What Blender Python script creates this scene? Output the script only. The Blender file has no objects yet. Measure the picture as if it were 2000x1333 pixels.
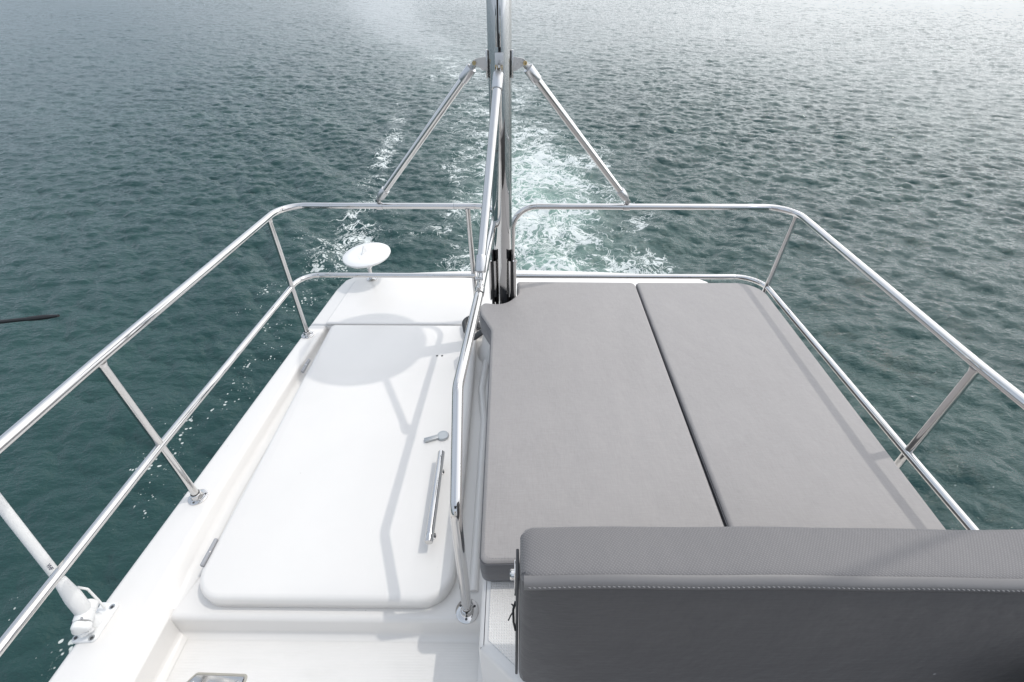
import bpy, bmesh, math, random
import numpy as np
from mathutils import Vector, Matrix, Euler
random.seed(7); rng = np.random.default_rng(11)
sc = bpy.context.scene
COL = sc.collection
R = math.radians
# The boat is modelled on its own level axes (x starboard-right, y aft, z up, z=0 on the side deck) and
# then the whole boat is trimmed bow-up by 3.1 degrees over a level sea.
TRIM = Matrix.Rotation(R(-3.1), 4, 'X')
SEA_Z = -3.35

# ------------------------------------------------------------------ camera
cam = bpy.data.cameras.new('camera'); cam_o = bpy.data.objects.new('camera', cam); COL.objects.link(cam_o)
cam.sensor_width = 36.0; cam.lens = 15.876; cam.clip_start = 0.02; cam.clip_end = 9000
cam_o.matrix_world = TRIM @ (Matrix.Translation((0, 0, 1.5)) @ Euler((R(52.1), 0, R(0.51)), 'XYZ').to_matrix().to_4x4())
sc.camera = cam_o

# ------------------------------------------------------------------ sky, sun, exposure
SUN = (TRIM.to_3x3() @ Vector((0.47, 0.13, 1.0))).normalized()      # towards the sun
elev = math.asin(SUN.z); azim = math.atan2(SUN.x, SUN.y)
w = bpy.data.worlds.new('World'); sc.world = w; w.use_nodes = True
nt = w.node_tree; nt.nodes.clear()
wo = nt.nodes.new('ShaderNodeOutputWorld'); bg = nt.nodes.new('ShaderNodeBackground')
sky = nt.nodes.new('ShaderNodeTexSky'); sky.sky_type = 'NISHITA'; sky.sun_disc = False
sky.sun_elevation = elev; sky.sun_rotation = azim
sky.air_density = 1.0; sky.dust_density = 4.0; sky.ozone_density = 1.0; sky.altitude = 0
# thin high cloud: whitens the blue, thicker towards the sun's side
tc = nt.nodes.new('ShaderNodeTexCoord')
dotn = nt.nodes.new('ShaderNodeVectorMath'); dotn.operation = 'DOT_PRODUCT'
dotn.inputs[1].default_value = Vector((0.86, 0.50, 0.12)).normalized()
nt.links.new(tc.outputs['Generated'], dotn.inputs[0])
side = nt.nodes.new('ShaderNodeMapRange'); side.inputs[1].default_value = -0.1; side.inputs[2].default_value = 1.0
side.inputs[3].default_value = 0.0; side.inputs[4].default_value = 1.0
nt.links.new(dotn.outputs['Value'], side.inputs[0])
mp = nt.nodes.new('ShaderNodeMapping'); mp.inputs['Scale'].default_value = (1, 1, 2.6)
nt.links.new(tc.outputs['Generated'], mp.inputs['Vector'])
cn = nt.nodes.new('ShaderNodeTexNoise'); cn.inputs['Scale'].default_value = 1.7; cn.inputs['Detail'].default_value = 6
nt.links.new(mp.outputs[0], cn.inputs['Vector'])
cm = nt.nodes.new('ShaderNodeMapRange'); cm.inputs[1].default_value = 0.35; cm.inputs[2].default_value = 0.7
cm.inputs[3].default_value = 0.60; cm.inputs[4].default_value = 0.92
nt.links.new(cn.outputs['Fac'], cm.inputs[0])
ccol = nt.nodes.new('ShaderNodeMix'); ccol.data_type = 'RGBA'
ccol.inputs['A'].default_value = (14.0, 15.9, 18.6, 1); ccol.inputs['B'].default_value = (44.0, 44.4, 45.2, 1)
nt.links.new(side.outputs[0], ccol.inputs['Factor'])
skm = nt.nodes.new('ShaderNodeMix'); skm.data_type = 'RGBA'
nt.links.new(cm.outputs[0], skm.inputs['Factor'])
nt.links.new(sky.outputs[0], skm.inputs['A']); nt.links.new(ccol.outputs['Result'], skm.inputs['B'])
nt.links.new(skm.outputs['Result'], bg.inputs['Color']); bg.inputs['Strength'].default_value = 0.15
nt.links.new(bg.outputs[0], wo.inputs['Surface'])
sl = bpy.data.lights.new('sun', 'SUN'); sl.energy = 2.9; sl.angle = R(0.8); sl.color = (1.0, 0.965, 0.91)
so = bpy.data.objects.new('sun', sl); COL.objects.link(so)
so.rotation_euler = SUN.to_track_quat('Z', 'Y').to_euler()
so.location = (0, 0, 30)
vs = sc.view_settings; vs.view_transform = 'Standard'; vs.look = 'None'; vs.exposure = -1.30; vs.gamma = 1.0
vs.use_curve_mapping = False
sc.cycles.use_denoising = True
sc.cycles.max_bounces = 10

# ------------------------------------------------------------------ materials
def mat(name):
    m = bpy.data.materials.new(name); m.use_nodes = True
    n = m.node_tree; b = n.nodes['Principled BSDF']
    return m, n, b
def node(n, typ, **kw):
    x = n.nodes.new(typ)
    for k, v in kw.items():
        if hasattr(x, k): setattr(x, k, v)
        else: x.inputs[k].default_value = v
    return x
def coords(n, scale=(1, 1, 1), rot=(0, 0, 0)):
    t = node(n, 'ShaderNodeTexCoord'); m = node(n, 'ShaderNodeMapping')
    m.inputs['Scale'].default_value = scale; m.inputs['Rotation'].default_value = rot
    n.links.new(t.outputs['Object'], m.inputs['Vector']); return m.outputs[0]
def noise(n, vec, scale, detail=4, rough=0.55):
    x = node(n, 'ShaderNodeTexNoise'); x.inputs['Scale'].default_value = scale
    x.inputs['Detail'].default_value = detail; x.inputs['Roughness'].default_value = rough
    if vec is not None: n.links.new(vec, x.inputs['Vector'])
    return x.outputs['Fac']
def maprange(n, v, a, b, c, d, smooth=False):
    x = node(n, 'ShaderNodeMapRange')
    if smooth: x.interpolation_type = 'SMOOTHSTEP'
    for i, q in zip((1, 2, 3, 4), (a, b, c, d)): x.inputs[i].default_value = q
    n.links.new(v, x.inputs[0]); return x.outputs[0]
def mathn(n, op, a, b=None, c=None):
    x = node(n, 'ShaderNodeMath'); x.operation = op
    for i, q in enumerate((a, b, c)):
        if q is None: continue
        if isinstance(q, (int, float)): x.inputs[i].default_value = q
        else: n.links.new(q, x.inputs[i])
    return x.outputs[0]
def mixc(n, f, a, b):
    x = node(n, 'ShaderNodeMix'); x.data_type = 'RGBA'
    for k, q in (('Factor', f), ('A', a), ('B', b)):
        if isinstance(q, (int, float)): x.inputs[k].default_value = q
        elif isinstance(q, tuple): x.inputs[k].default_value = (*q, 1) if len(q) == 3 else q
        else: n.links.new(q, x.inputs[k])
    return x.outputs['Result']
def bump(n, b, h, strength, dist, prev=None):
    x = node(n, 'ShaderNodeBump'); x.inputs['Strength'].default_value = strength; x.inputs['Distance'].default_value = dist
    n.links.new(h, x.inputs['Height'])
    if prev is not None: n.links.new(prev, x.inputs['Normal'])
    if b is not None: n.links.new(x.outputs[0], b.inputs['Normal'])
    return x.outputs[0]

def gelcoat(name, nonskid=None):
    m, n, b = mat(name)
    v = coords(n)
    big = noise(n, v, 2.3, 5)
    c = mixc(n, maprange(n, big, 0.35, 0.7, 0, 1), (0.765, 0.742, 0.712), (0.732, 0.711, 0.685))
    sp = node(n, 'ShaderNodeTexVoronoi'); sp.inputs['Scale'].default_value = 9.0; n.links.new(v, sp.inputs['Vector'])
    spk = maprange(n, sp.outputs['Distance'], 0.012, 0.02, 1, 0)
    c = mixc(n, mathn(n, 'MULTIPLY', spk, 0.55), c, (0.30, 0.27, 0.23))
    if nonskid:
        sm = noise(n, coords(n, (3, 9, 3)), 2.0, 6, 0.65)
        c = mixc(n, maprange(n, sm, 0.5, 0.8, 0, 0.28), c, (0.60, 0.59, 0.55))
    n.links.new(c, b.inputs['Base Color'])
    b.inputs['Roughness'].default_value = 0.30 if not nonskid else 0.5
    b.inputs['Coat Weight'].default_value = 0.25 if not nonskid else 0.0; b.inputs['Coat Roughness'].default_value = 0.08
    h = noise(n, v, 7, 3)
    nb = bump(n, b, h, 0.06, 0.01)
    if nonskid == 'ribs':
        wv = node(n, 'ShaderNodeTexWave'); wv.bands_direction = 'Y'; wv.inputs['Scale'].default_value = 42
        n.links.new(v, wv.inputs['Vector']); bump(n, b, wv.outputs['Fac'], 0.11, 0.002, nb)
    if nonskid == 'dots':
        wx = node(n, 'ShaderNodeTexWave'); wx.bands_direction = 'X'; wx.inputs['Scale'].default_value = 48
        wy = node(n, 'ShaderNodeTexWave'); wy.bands_direction = 'Y'; wy.inputs['Scale'].default_value = 48
        n.links.new(v, wx.inputs['Vector']); n.links.new(v, wy.inputs['Vector'])
        hh = mathn(n, 'MINIMUM', wx.outputs['Fac'], wy.outputs['Fac'])
        bump(n, b, hh, 0.5, 0.003, nb)
        c2 = mixc(n, maprange(n, hh, 0.0, 0.25, 0.22, 0), c, (0.62, 0.63, 0.64))
        n.links.new(c2, b.inputs['Base Color'])
    return m
M = {}
M['gel'] = gelcoat('white_gelcoat'); M['ribs'] = gelcoat('ribbed_nonskid', 'ribs'); M['dots'] = gelcoat('dotted_nonskid', 'dots')

def metal(name, col, rough, scr=0.03, tarn=0.0):
    m, n, b = mat(name)
    v = coords(n)
    r = noise(n, v, 18, 5, 0.6)
    n.links.new(maprange(n, r, 0.3, 0.75, rough, rough + scr), b.inputs['Roughness'])
    c = mixc(n, maprange(n, noise(n, v, 11, 6, 0.65), 0.52, 0.75, 0, tarn), col, (0.36, 0.31, 0.25))
    n.links.new(c, b.inputs['Base Color'])
    b.inputs['Metallic'].default_value = 1.0
    return m
M['chrome'] = metal('polished_stainless', (0.64, 0.63, 0.62), 0.03, 0.06, 0.15)
M['mast'] = metal('polished_mast_steel', (0.62, 0.62, 0.615), 0.02, 0.04, 0.08)
M['steel'] = metal('satin_stainless', (0.60, 0.59, 0.58), 0.22, 0.14, 0.35)
M['alu'] = metal('satin_aluminium', (0.60, 0.60, 0.605), 0.24, 0.1, 0.0)
M['grey_metal'] = metal('cast_grey_metal', (0.50, 0.52, 0.53), 0.45, 0.15, 0.0)

def plain(name, col, rough=0.5, bumpy=0.0, var=0.12, spec=0.5):
    m, n, b = mat(name)
    v = coords(n)
    c = mixc(n, noise(n, v, 25, 5), col, tuple(max(0, x * (1 - var)) for x in col))
    n.links.new(c, b.inputs['Base Color']); b.inputs['Roughness'].default_value = rough
    b.inputs['Specular IOR Level'].default_value = spec
    if bumpy: bump(n, b, noise(n, v, 120, 3), bumpy, 0.002)
    return m
M['black'] = plain('black_rubber', (0.012, 0.012, 0.013), 0.55, 0.3)
M['dark'] = plain('dark_grey_plastic', (0.055, 0.057, 0.06), 0.5, 0.2)
M['hinge'] = plain('grey_hinge_plastic', (0.36, 0.365, 0.38), 0.45, 0.2)
M['white_plastic'] = plain('white_plastic', (0.80, 0.80, 0.79), 0.35, 0.1, 0.05)
M['ink'] = plain('navy_ink', (0.02, 0.025, 0.07), 0.5)
M['hull'] = plain('white_hull', (0.78, 0.78, 0.77), 0.2, 0, 0.03)
M['glass'] = plain('dark_window_glass', (0.02, 0.025, 0.03), 0.05)
M['brass'] = metal('worn_brass', (0.55, 0.42, 0.22), 0.3, 0.1, 0.3)

def fabric(name, col, kind):
    m, n, b = mat(name)
    v = coords(n)
    a = noise(n, coords(n, (1, 14, 6)), 34, 4, 0.7); d = noise(n, coords(n, (14, 1, 6)), 34, 4, 0.7)
    th = mathn(n, 'ADD', mathn(n, 'MULTIPLY', a, 0.5), mathn(n, 'MULTIPLY', d, 0.5))
    if kind == 'slub':
        th = noise(n, coords(n, (5, 5, 90)), 3.2, 4, 0.7)
    cl = noise(n, v, 5.5, 6, 0.6)
    lo = tuple(x * 0.91 for x in col); hi = tuple(min(1, x * 1.08) for x in col)
    c = mixc(n, maprange(n, th, 0.36, 0.64, 0, 1), lo, hi)
    c = mixc(n, maprange(n, cl, 0.4, 0.75, 0, 0.30), c, tuple(min(1, x * 1.16) for x in col))
    # a few pale salt specks
    sp = node(n, 'ShaderNodeTexVoronoi'); sp.inputs['Scale'].default_value = 6.0; n.links.new(v, sp.inputs['Vector'])
    c = mixc(n, maprange(n, sp.outputs['Distance'], 0.010, 0.022, 0.6, 0), c, (0.62, 0.62, 0.61))
    n.links.new(c, b.inputs['Base Color'])
    b.inputs['Roughness'].default_value = 0.62; b.inputs['Specular IOR Level'].default_value = 0.4
    b.inputs['Sheen Weight'].default_value = 0.18; b.inputs['Sheen Roughness'].default_value = 0.4
    nb = bump(n, b, noise(n, coords(n, (1.0, 0.55, 1)), 6.0, 4), 0.5, 0.016)
    nb = bump(n, b, th, 0.35, 0.0015, nb)
    if kind == 'twill':
        wx = node(n, 'ShaderNodeTexWave'); wx.bands_direction = 'X'; wx.inputs['Scale'].default_value = 68
        wy = node(n, 'ShaderNodeTexWave'); wy.bands_direction = 'Y'; wy.inputs['Scale'].default_value = 68
        vv = coords(n, (1, 1, 1), (0, 0, R(38)))
        n.links.new(vv, wx.inputs['Vector']); n.links.new(vv, wy.inputs['Vector'])
        wt = mathn(n, 'MULTIPLY', wx.outputs['Fac'], wy.outputs['Fac'])
        bump(n, b, wt, 0.3, 0.002, nb)
        c = mixc(n, maprange(n, wt, 0.02, 0.5, 0.0, 1.0), tuple(x * 0.88 for x in col), tuple(min(1, x * 1.08) for x in col))
        n.links.new(c, b.inputs['Base Color'])
    return m
GREY = (0.315, 0.298, 0.291)
M['fabric'] = fabric('grey_woven_fabric', GREY, 'plain')
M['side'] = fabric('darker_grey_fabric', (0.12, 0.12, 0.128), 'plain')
M['front'] = fabric('shaded_grey_fabric', (0.076, 0.073, 0.074), 'slub')  # grey backrest fabric with the shade of its front put into the colour
M['twill'] = fabric('grey_twill_fabric', (0.178, 0.171, 0.172), 'twill')
M['thread'] = plain('grey_thread', (0.30, 0.295, 0.30), 0.7)
M['piping'] = plain('grey_vinyl_piping', (0.165, 0.160, 0.161), 0.42, 0.1)

# ------------------------------------------------------------------ mesh helpers
def finish(name, bm, m, parent=None, smooth=40, origin=None):
    """link one mesh object; geometry is given in boat axes and moved to its root's origin"""
    me = bpy.data.meshes.new(name)
    if parent is not None:
        root = parent
        while root.parent is not None: root = root.parent
        off = Vector(root['_at'])
    else:
        if origin is None:
            xs = [v.co for v in bm.verts]
            lo = Vector([min(c[i] for c in xs) for i in range(3)]); hi = Vector([max(c[i] for c in xs) for i in range(3)])
            origin = ((lo.x + hi.x) / 2, (lo.y + hi.y) / 2, lo.z)
        off = Vector(origin)
    bmesh.ops.translate(bm, verts=bm.verts, vec=-off)
    bmesh.ops.recalc_face_normals(bm, faces=bm.faces)
    bm.to_mesh(me); bm.free()
    for p in me.polygons: p.use_smooth = True
    if smooth is not None and smooth < 180: me.set_sharp_from_angle(angle=R(smooth))
    ms = m if isinstance(m, (list, tuple)) else [m]
    for q in ms: me.materials.append(q)
    o = bpy.data.objects.new(name, me); COL.objects.link(o)
    if parent is not None: o.parent = parent
    else: o.location = off; o['_at'] = tuple(off)
    return o
def thing(name, label, cat, at=(0, 0, 0), group=None):
    o = bpy.data.objects.new(name, None); COL.objects.link(o); o.empty_display_size = 0.1
    o.location = at; o['_at'] = tuple(at); o['label'] = label; o['category'] = cat
    if group: o['group'] = group
    return o
def tag(o, label=None, cat=None, group=None, kind=None):
    for k, v in (('label', label), ('category', cat), ('group', group), ('kind', kind)):
        if v: o[k] = v
    return o
def fillet(pts, radii, n=8, closed=False):
    P = [Vector(p) for p in pts]; out = []
    N = len(P)
    if not hasattr(radii, '__len__'): radii = [radii] * N
    for i in range(N):
        if not closed and i in (0, N - 1): out.append(P[i]); continue
        a, b, c = P[i - 1], P[i], P[(i + 1) % N]
        d1 = (a - b).normalized(); d2 = (c - b).normalized(); r = radii[i]
        ang = d1.angle(d2)
        if r <= 0 or ang > 3.13: out.append(b); continue
        t = min(r / math.tan(ang / 2), 0.49 * (a - b).length if not closed else 0.5 * (a - b).length, 0.5 * (c - b).length)
        r = t * math.tan(ang / 2)
        cen = b + (d1 + d2).normalized() * (r / math.sin(ang / 2))
        s = b + d1 * t - cen; e = b + d2 * t - cen
        tot = s.angle(e)
        for k in range(n + 1):
            q = k / n
            out.append(cen + (s * math.sin((1 - q) * tot) + e * math.sin(q * tot)) / math.sin(tot))
    return out
def tube(bm, pts, r, n=20, caps=True, sub=0.0):
    P = [Vector(p) for p in pts]
    if sub:
        Q = [P[0]]
        for a, b in zip(P, P[1:]):
            k = max(1, int((b - a).length / sub))
            Q += [a.lerp(b, (j + 1) / k) for j in range(k)]
        P = Q
    rr = r if hasattr(r, '__len__') else [r] * len(P)
    T = []
    for i in range(len(P)):
        a = P[max(0, i - 1)]; b = P[min(len(P) - 1, i + 1)]
        T.append((b - a).normalized())
    u = T[0].orthogonal().normalized(); rings = []
    for i, p in enumerate(P):
        if i:
            q = T[i - 1].rotation_difference(T[i]); u = q @ u
        u = (u - T[i] * u.dot(T[i])).normalized(); v = T[i].cross(u)
        rings.append([bm.verts.new(p + (u * math.cos(2 * math.pi * k / n) + v * math.sin(2 * math.pi * k / n)) * rr[i]) for k in range(n)])
    for A, B in zip(rings, rings[1:]):
        for k in range(n): bm.faces.new((A[k], A[(k + 1) % n], B[(k + 1) % n], B[k]))
    if caps:
        bm.faces.new(rings[0][::-1]); bm.faces.new(rings[-1])
def axis_mat(p, d):
    q = Vector((0, 0, 1)).rotation_difference(Vector(d).normalized())
    return Matrix.Translation(p) @ q.to_matrix().to_4x4()
def lathe(bm, prof, mtx=Matrix(), n=28):
    rings = []
    for r, z in prof:
        if r < 1e-6: rings.append([bm.verts.new(mtx @ Vector((0, 0, z)))])
        else: rings.append([bm.verts.new(mtx @ Vector((r * math.cos(2 * math.pi * k / n), r * math.sin(2 * math.pi * k / n), z))) for k in range(n)])
    for A, B in zip(rings, rings[1:]):
        for k in range(n):
            k2 = (k + 1) % n
            if len(A) == 1: bm.faces.new((A[0], B[k], B[k2]))
            elif len(B) == 1: bm.faces.new((A[k], A[k2], B[0]))
            else: bm.faces.new((A[k], A[k2], B[k2], B[k]))
def box(bm, c, s, rot=None, bev=0.0, seg=2):
    mtx = Matrix.Translation(c)
    if rot is not None: mtx = mtx @ (rot if isinstance(rot, Matrix) else Euler(rot).to_matrix().to_4x4())
    r = bmesh.ops.create_cube(bm, size=1.0, matrix=mtx @ Matrix.Diagonal((*s, 1)))
    if bev:
        es = {e for v in r['verts'] for e in v.link_edges}
        bmesh.ops.bevel(bm, geom=list(es), offset=bev, segments=seg, profile=0.5, affect='EDGES')
def inset_poly(P, d):
    N = len(P); out = []
    for i in range(N):
        a, b, c = P[i - 1], P[i], P[(i + 1) % N]
        e1 = (b - a).normalized(); e2 = (c - b).normalized()
        n1 = Vector((-e1.y, e1.x)); n2 = Vector((-e2.y, e2.x)); m = n1 + n2
        if m.length < 1e-6: m = n1
        m.normalize(); k = max(0.5, m.dot(n1))
        out.append(b + m * (d / k))
    return out
def slab(bm, outline, rings, mtx=Matrix(), cap0=True, cap1=True, mi=None):
    """loft a plan outline (ccw, 2D) through (inset, z) rings"""
    P = []
    for p in outline:
        q = Vector(p[:2])
        if not P or (q - P[-1]).length > 1e-5: P.append(q)
    if (P[0] - P[-1]).length < 1e-5: P.pop()
    if sum(P[i - 1].x * P[i].y - P[i].x * P[i - 1].y for i in range(len(P))) < 0: P.reverse()
    RR = [[bm.verts.new(mtx @ Vector((q.x, q.y, z))) for q in inset_poly(P, d)] for d, z in rings]
    N = len(P)
    for j, (A, B) in enumerate(zip(RR, RR[1:])):
        for k in range(N):
            f = bm.faces.new((A[k], A[(k + 1) % N], B[(k + 1) % N], B[k]))
            if mi: f.material_index = mi[j]
    if cap0: f = bm.faces.new(RR[0][::-1]); f.material_index = mi[0] if mi else 0
    if cap1: f = bm.faces.new(RR[-1]); f.material_index = mi[-1] if mi else 0
def grid_loft(bm, sections):
    rows = [[bm.verts.new(p) for p in s] for s in sections]
    for A, B in zip(rows, rows[1:]):
        for k in range(len(A) - 1): bm.faces.new((A[k], A[k + 1], B[k + 1], B[k]))
def copy_tree(o, parent=None):
    c = o.copy(); COL.objects.link(c); c.parent = parent
    for ch in [x for x in o.children]: copy_tree(ch, c)
    return c
def screw(bm, p, d=(0, 0, 1), r=0.0045):
    mt = axis_mat(p, d)
    lathe(bm, [(r, -0.002), (r, 0.0006), (r * 0.8, 0.0016), (r * 0.3, 0.0022), (0, 0.0022)], mt, 12)
def ilerp(y, ys, xs): return float(np.interp(y, ys, xs))

# ------------------------------------------------------------------ the sea
def spectrum_tile(L, N, kmin, kmax, kp, wind, slope_rms, spread, seed):
    """periodic directional wave field: returns height, choppy x, choppy y on an NxN tile of side L"""
    g = np.random.default_rng(seed)
    k1 = np.fft.fftfreq(N, L / N) * 2 * np.pi
    KX, KY = np.meshgrid(k1, k1, indexing='ij'); K = np.hypot(KX, KY); K[0, 0] = 1e-6
    c = (KX * math.cos(wind) + KY * math.sin(wind)) / K
    S = K ** -4.0 * np.exp(-(kp / K) ** 2) * (np.abs(c) ** spread + 0.06)
    S *= 1 / (1 + np.exp(-(K - kmin) / (0.06 * kmin))) * 1 / (1 + np.exp((K - kmax) / (0.06 * kmax)))
    S[0, 0] = 0
    H = np.sqrt(S) * (g.normal(size=(N, N)) + 1j * g.normal(size=(N, N)))
    h = np.fft.ifft2(H).real
    sx = np.fft.ifft2(1j * KX * H).real; sy = np.fft.ifft2(1j * KY * H).real
    f = slope_rms / math.sqrt((sx ** 2 + sy ** 2).mean())
    dx = np.fft.ifft2(1j * KX / K * H).real; dy = np.fft.ifft2(1j * KY / K * H).real
    return h * f, dx * f, dy * f
def sample(tile, L, X, Y):
    N = tile.shape[0]
    u = (X / L * N) % N; v = (Y / L * N) % N
    i = np.floor(u).astype(int); j = np.floor(v).astype(int); fu = u - i; fv = v - j
    i %= N; j %= N; i2 = (i + 1) % N; j2 = (j + 1) % N
    return (tile[i, j] * (1 - fu) * (1 - fv) + tile[i2, j] * fu * (1 - fv) + tile[i, j2] * (1 - fu) * fv + tile[i2, j2] * fu * fv)
def sstep(a, b, x):
    t = np.clip((x - a) / (b - a), 0, 1); return t * t * (3 - 2 * t)
# wake centre line (the boat has been turning) and its half width
WY = np.array([0, 5, 8, 12, 16, 21, 28, 35, 42, 55, 70, 100, 160.])
WX = np.array([0.4, 0.6, 0.75, 0.6, 0.0, -1.0, -2.9, -5.8, -9.3, -13.2, -17.2, -26, -48.])
WW = np.array([1.7, 1.9, 2.05, 2.15, 2.3, 2.5, 2.9, 3.1, 3.3, 3.9, 5.2, 8, 12.])
def build_sea():
    dense = np.radians(np.linspace(-82, 82, 1320)); rest = np.radians(np.linspace(82, 278, 62))[1:-1]
    ang = np.concatenate([dense, rest]); nA = len(ang)
    r = [0.0]; x = 0.6
    while x < 3.4: r.append(x); x += 0.28
    while x < 110:
        r.append(x); x += min(0.22, max(0.042, x * x / 4.85 / 882 * 0.55))
    while x < 7000: r.append(x); x *= 1.045
    rad = np.array(r[1:]); nR = len(rad)
    RR, AA = np.meshgrid(rad, ang, indexing='ij')
    X = RR * np.sin(AA); Y = RR * np.cos(AA)
    cx = np.interp(Y, WY, WX); hw = np.interp(Y, WY, WW)
    s = (X - cx) / hw                                   # across the wake, -1..1
    front = sstep(3.0, 5.0, Y)
    # waves
    wind = R(74)
    a = spectrum_tile(61.0, 1024, 0.9, 20.0, 8.5, wind, 0.18, 2.4, 3)
    b = spectrum_tile(17.3, 512, 12.0, 70.0, 15.0, wind + 0.12, 0.25, 1.8, 5)
    c = spectrum_tile(23.9, 512, 2.5, 26.0, 3.0, wind - 0.5, 0.06, 0.6, 9)
    calm = 1 - 0.55 * np.exp(-(s / 0.95) ** 2) * sstep(18, 40, Y)     # smoother water where the screws churned
    near = 1 / (1 + (RR / 55) ** 2)
    fade = 1 / (1 + (RR / 62) ** 2) ** 0.75
    gust = 0.9 + 0.28 * np.sin(X * 0.13 + 1.3 * np.sin(Y * 0.07)) * np.sin(Y * 0.10 + 0.6) + 0.16 * np.sin(X * 0.31 + Y * 0.17 + 2 * np.sin(Y * 0.11))
    Z = np.zeros_like(X); DX = np.zeros_like(X); DY = np.zeros_like(X)
    ca, sa = math.cos(0.41), math.sin(0.41)
    for (t, L, wt, rot) in ((a, 61.0, calm * fade * (0.35 + 0.65 * gust), 0), (b, 17.3, calm * near * gust, 0), (c, 23.9, calm * near, 1)):
        U, V = (X * ca + Y * sa, -X * sa + Y * ca) if rot else (X, Y)
        h, dx, dy = (sample(q, L, U, V) * wt for q in t)
        if rot: dx, dy = dx * ca - dy * sa, dx * sa + dy * ca
        Z += h; DX -= 1.1 * dx; DY -= 1.1 * dy
    # diverging bow/stern waves along the two arms of the wake
    for sg, ax, sl, ph in ((-1, -3.0, -0.36, 0.4), (1, 3.3, 0.20, 1.7)):
        d = X - (ax + sl * (Y - 6.5))
        env = np.exp(-(d / 1.9) ** 2) * sstep(5.5, 9.5, Y) * np.exp(-np.maximum(Y - 9, 0) / 13)
        kk = 2 * np.pi / 2.1
        Z += 0.085 * env * np.sin(kk * (0.74 * -sg * X + 0.67 * Y) + ph + 0.8 * np.sin(0.9 * X + 0.5 * Y))
    # churned water
    core = np.exp(-(s / 0.8) ** 2) * front * np.exp(-np.maximum(Y - 8, 0) / 9)
    t3 = spectrum_tile(13.0, 512, 3.0, 40.0, 4.0, 0.3, 0.30, 0.0, 21)
    h, dx, dy = (sample(q, 13.0, X, Y) for q in t3)
    Z += h * core; DX -= 0.6 * dx * core; DY -= 0.6 * dy * core
    Z += 0.05 * core
    # foam: density 0..1 for the shader's lace to be cut from
    big = sample(spectrum_tile(37.0, 256, 0.5, 6.0, 1.2, 0.9, 1.0, 0.3, 31)[0], 37.0, X, Y); big /= big.std()
    fine = sample(spectrum_tile(11.0, 256, 2.0, 22.0, 3.5, 1.2, 1.0, 0.3, 33)[0], 11.0, X, Y); fine /= fine.std()
    body = np.exp(-np.abs(s) ** 3 * 0.9) * front
    foam = body * (0.06 * np.exp(-np.maximum(Y - 10, 0) / 9.5) + 0.45 * np.exp(-np.maximum(Y - 8, 0) / 45))
    # boiling centre just astern, leaning to starboard of the keel line
    boil = np.exp(-((X - (cx + 0.05)) / 1.15) ** 2) * front * np.exp(-((Y - 10.5) / 3.6) ** 2)
    foam += 0.13 * boil
    edge = np.exp(-((np.abs(s) - 1.0) / 0.16) ** 2) * front * np.exp(-np.maximum(Y - 10, 0) / 12)
    foam += 0.16 * edge
    # thin outer line of foam thrown off the port quarter
    xo = np.interp(Y, [4, 8, 11, 14, 18, 22, 27, 34], [-3.3, -3.5, -3.75, -4.0, -4.35, -5.0, -6.2, -9.0])
    wo_ = np.interp(Y, [4, 9, 14, 24, 34], [0.35, 0.75, 0.42, 0.55, 0.8])
    out = np.exp(-((X - xo) / wo_) ** 2) * sstep(7, 11.5, Y) * np.exp(-np.maximum(Y - 9, 0) / 16)
    foam += 0.40 * out
    inner = np.exp(-((X + 2.4) / 1.3) ** 2) * np.exp(-((Y - 9.5) / 2.6) ** 2)
    foam += 0.15 * inner
    xr = np.interp(Y, [4, 8, 12, 18, 26], [2.6, 2.6, 2.9, 2.7, 1.8])
    foam += 0.15 * np.exp(-((X - xr) / 0.55) ** 2) * front * np.exp(-np.maximum(Y - 8, 0) / 12)
    foam += (0.12 * big + 0.09 * fine) * np.clip(foam * 3, 0, 1)
    foam *= np.exp(-np.maximum(Y - 30, 0) / 7)
    # loose bubbles close along the port side
    speck = np.exp(-((X + 4.1 + 0.30 * fine) / 0.55) ** 2) * sstep(0.6, 1.2, Y) * (1 - sstep(8.0, 10.0, Y)) * sstep(-1.3, 0.7, big + 0.6 * fine)
    speck += 0.75 * np.exp(-((X - xo) / 1.1) ** 2) * sstep(6, 8, Y) * np.exp(-np.maximum(Y - 9, 0) / 4)
    foam += 0.12 * speck * sstep(-0.3, 1.0, big)
    aer = np.clip(1.25 * boil + 0.35 * body * np.exp(-np.maximum(Y - 9, 0) / 12), 0, 1) * np.clip(0.75 + 0.22 * big, 0, 1)
    slick = np.clip(np.exp(-(s / 0.95) ** 4) * sstep(24, 38, Y), 0, 1)
    Px = X + DX; Py = Y + DY; Pz = SEA_Z + Z
    nV = nR * nA
    P = np.stack([Px, Py, Pz], -1)
    # smooth vertex normals for the whole sheet, so that the wake and the open sea join without a seam
    du = np.roll(P, -1, 1) - np.roll(P, 1, 1); dv = np.gradient(P, axis=0)
    Nn = np.cross(du, dv); Nn /= np.linalg.norm(Nn, axis=-1, keepdims=True) + 1e-12
    Nn *= np.sign(Nn[..., 2:3] + 1e-9)
    idx = np.arange(nV).reshape(nR, nA); nx = np.roll(idx, -1, 1)
    F = np.stack([idx[:-1], idx[1:], nx[1:], nx[:-1]], -1).reshape(-1, 4)[:, ::-1]
    dens = np.maximum.reduce([foam, 0.9 * slick * (Y < 95), aer]) 
    fm = (dens.ravel()[F].mean(1) > 0.13)
    P = P.reshape(-1, 3); Nn = Nn.reshape(-1, 3)
    att = {'foam': foam, 'aer': aer, 'speck': speck, 'slick': slick}
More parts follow.
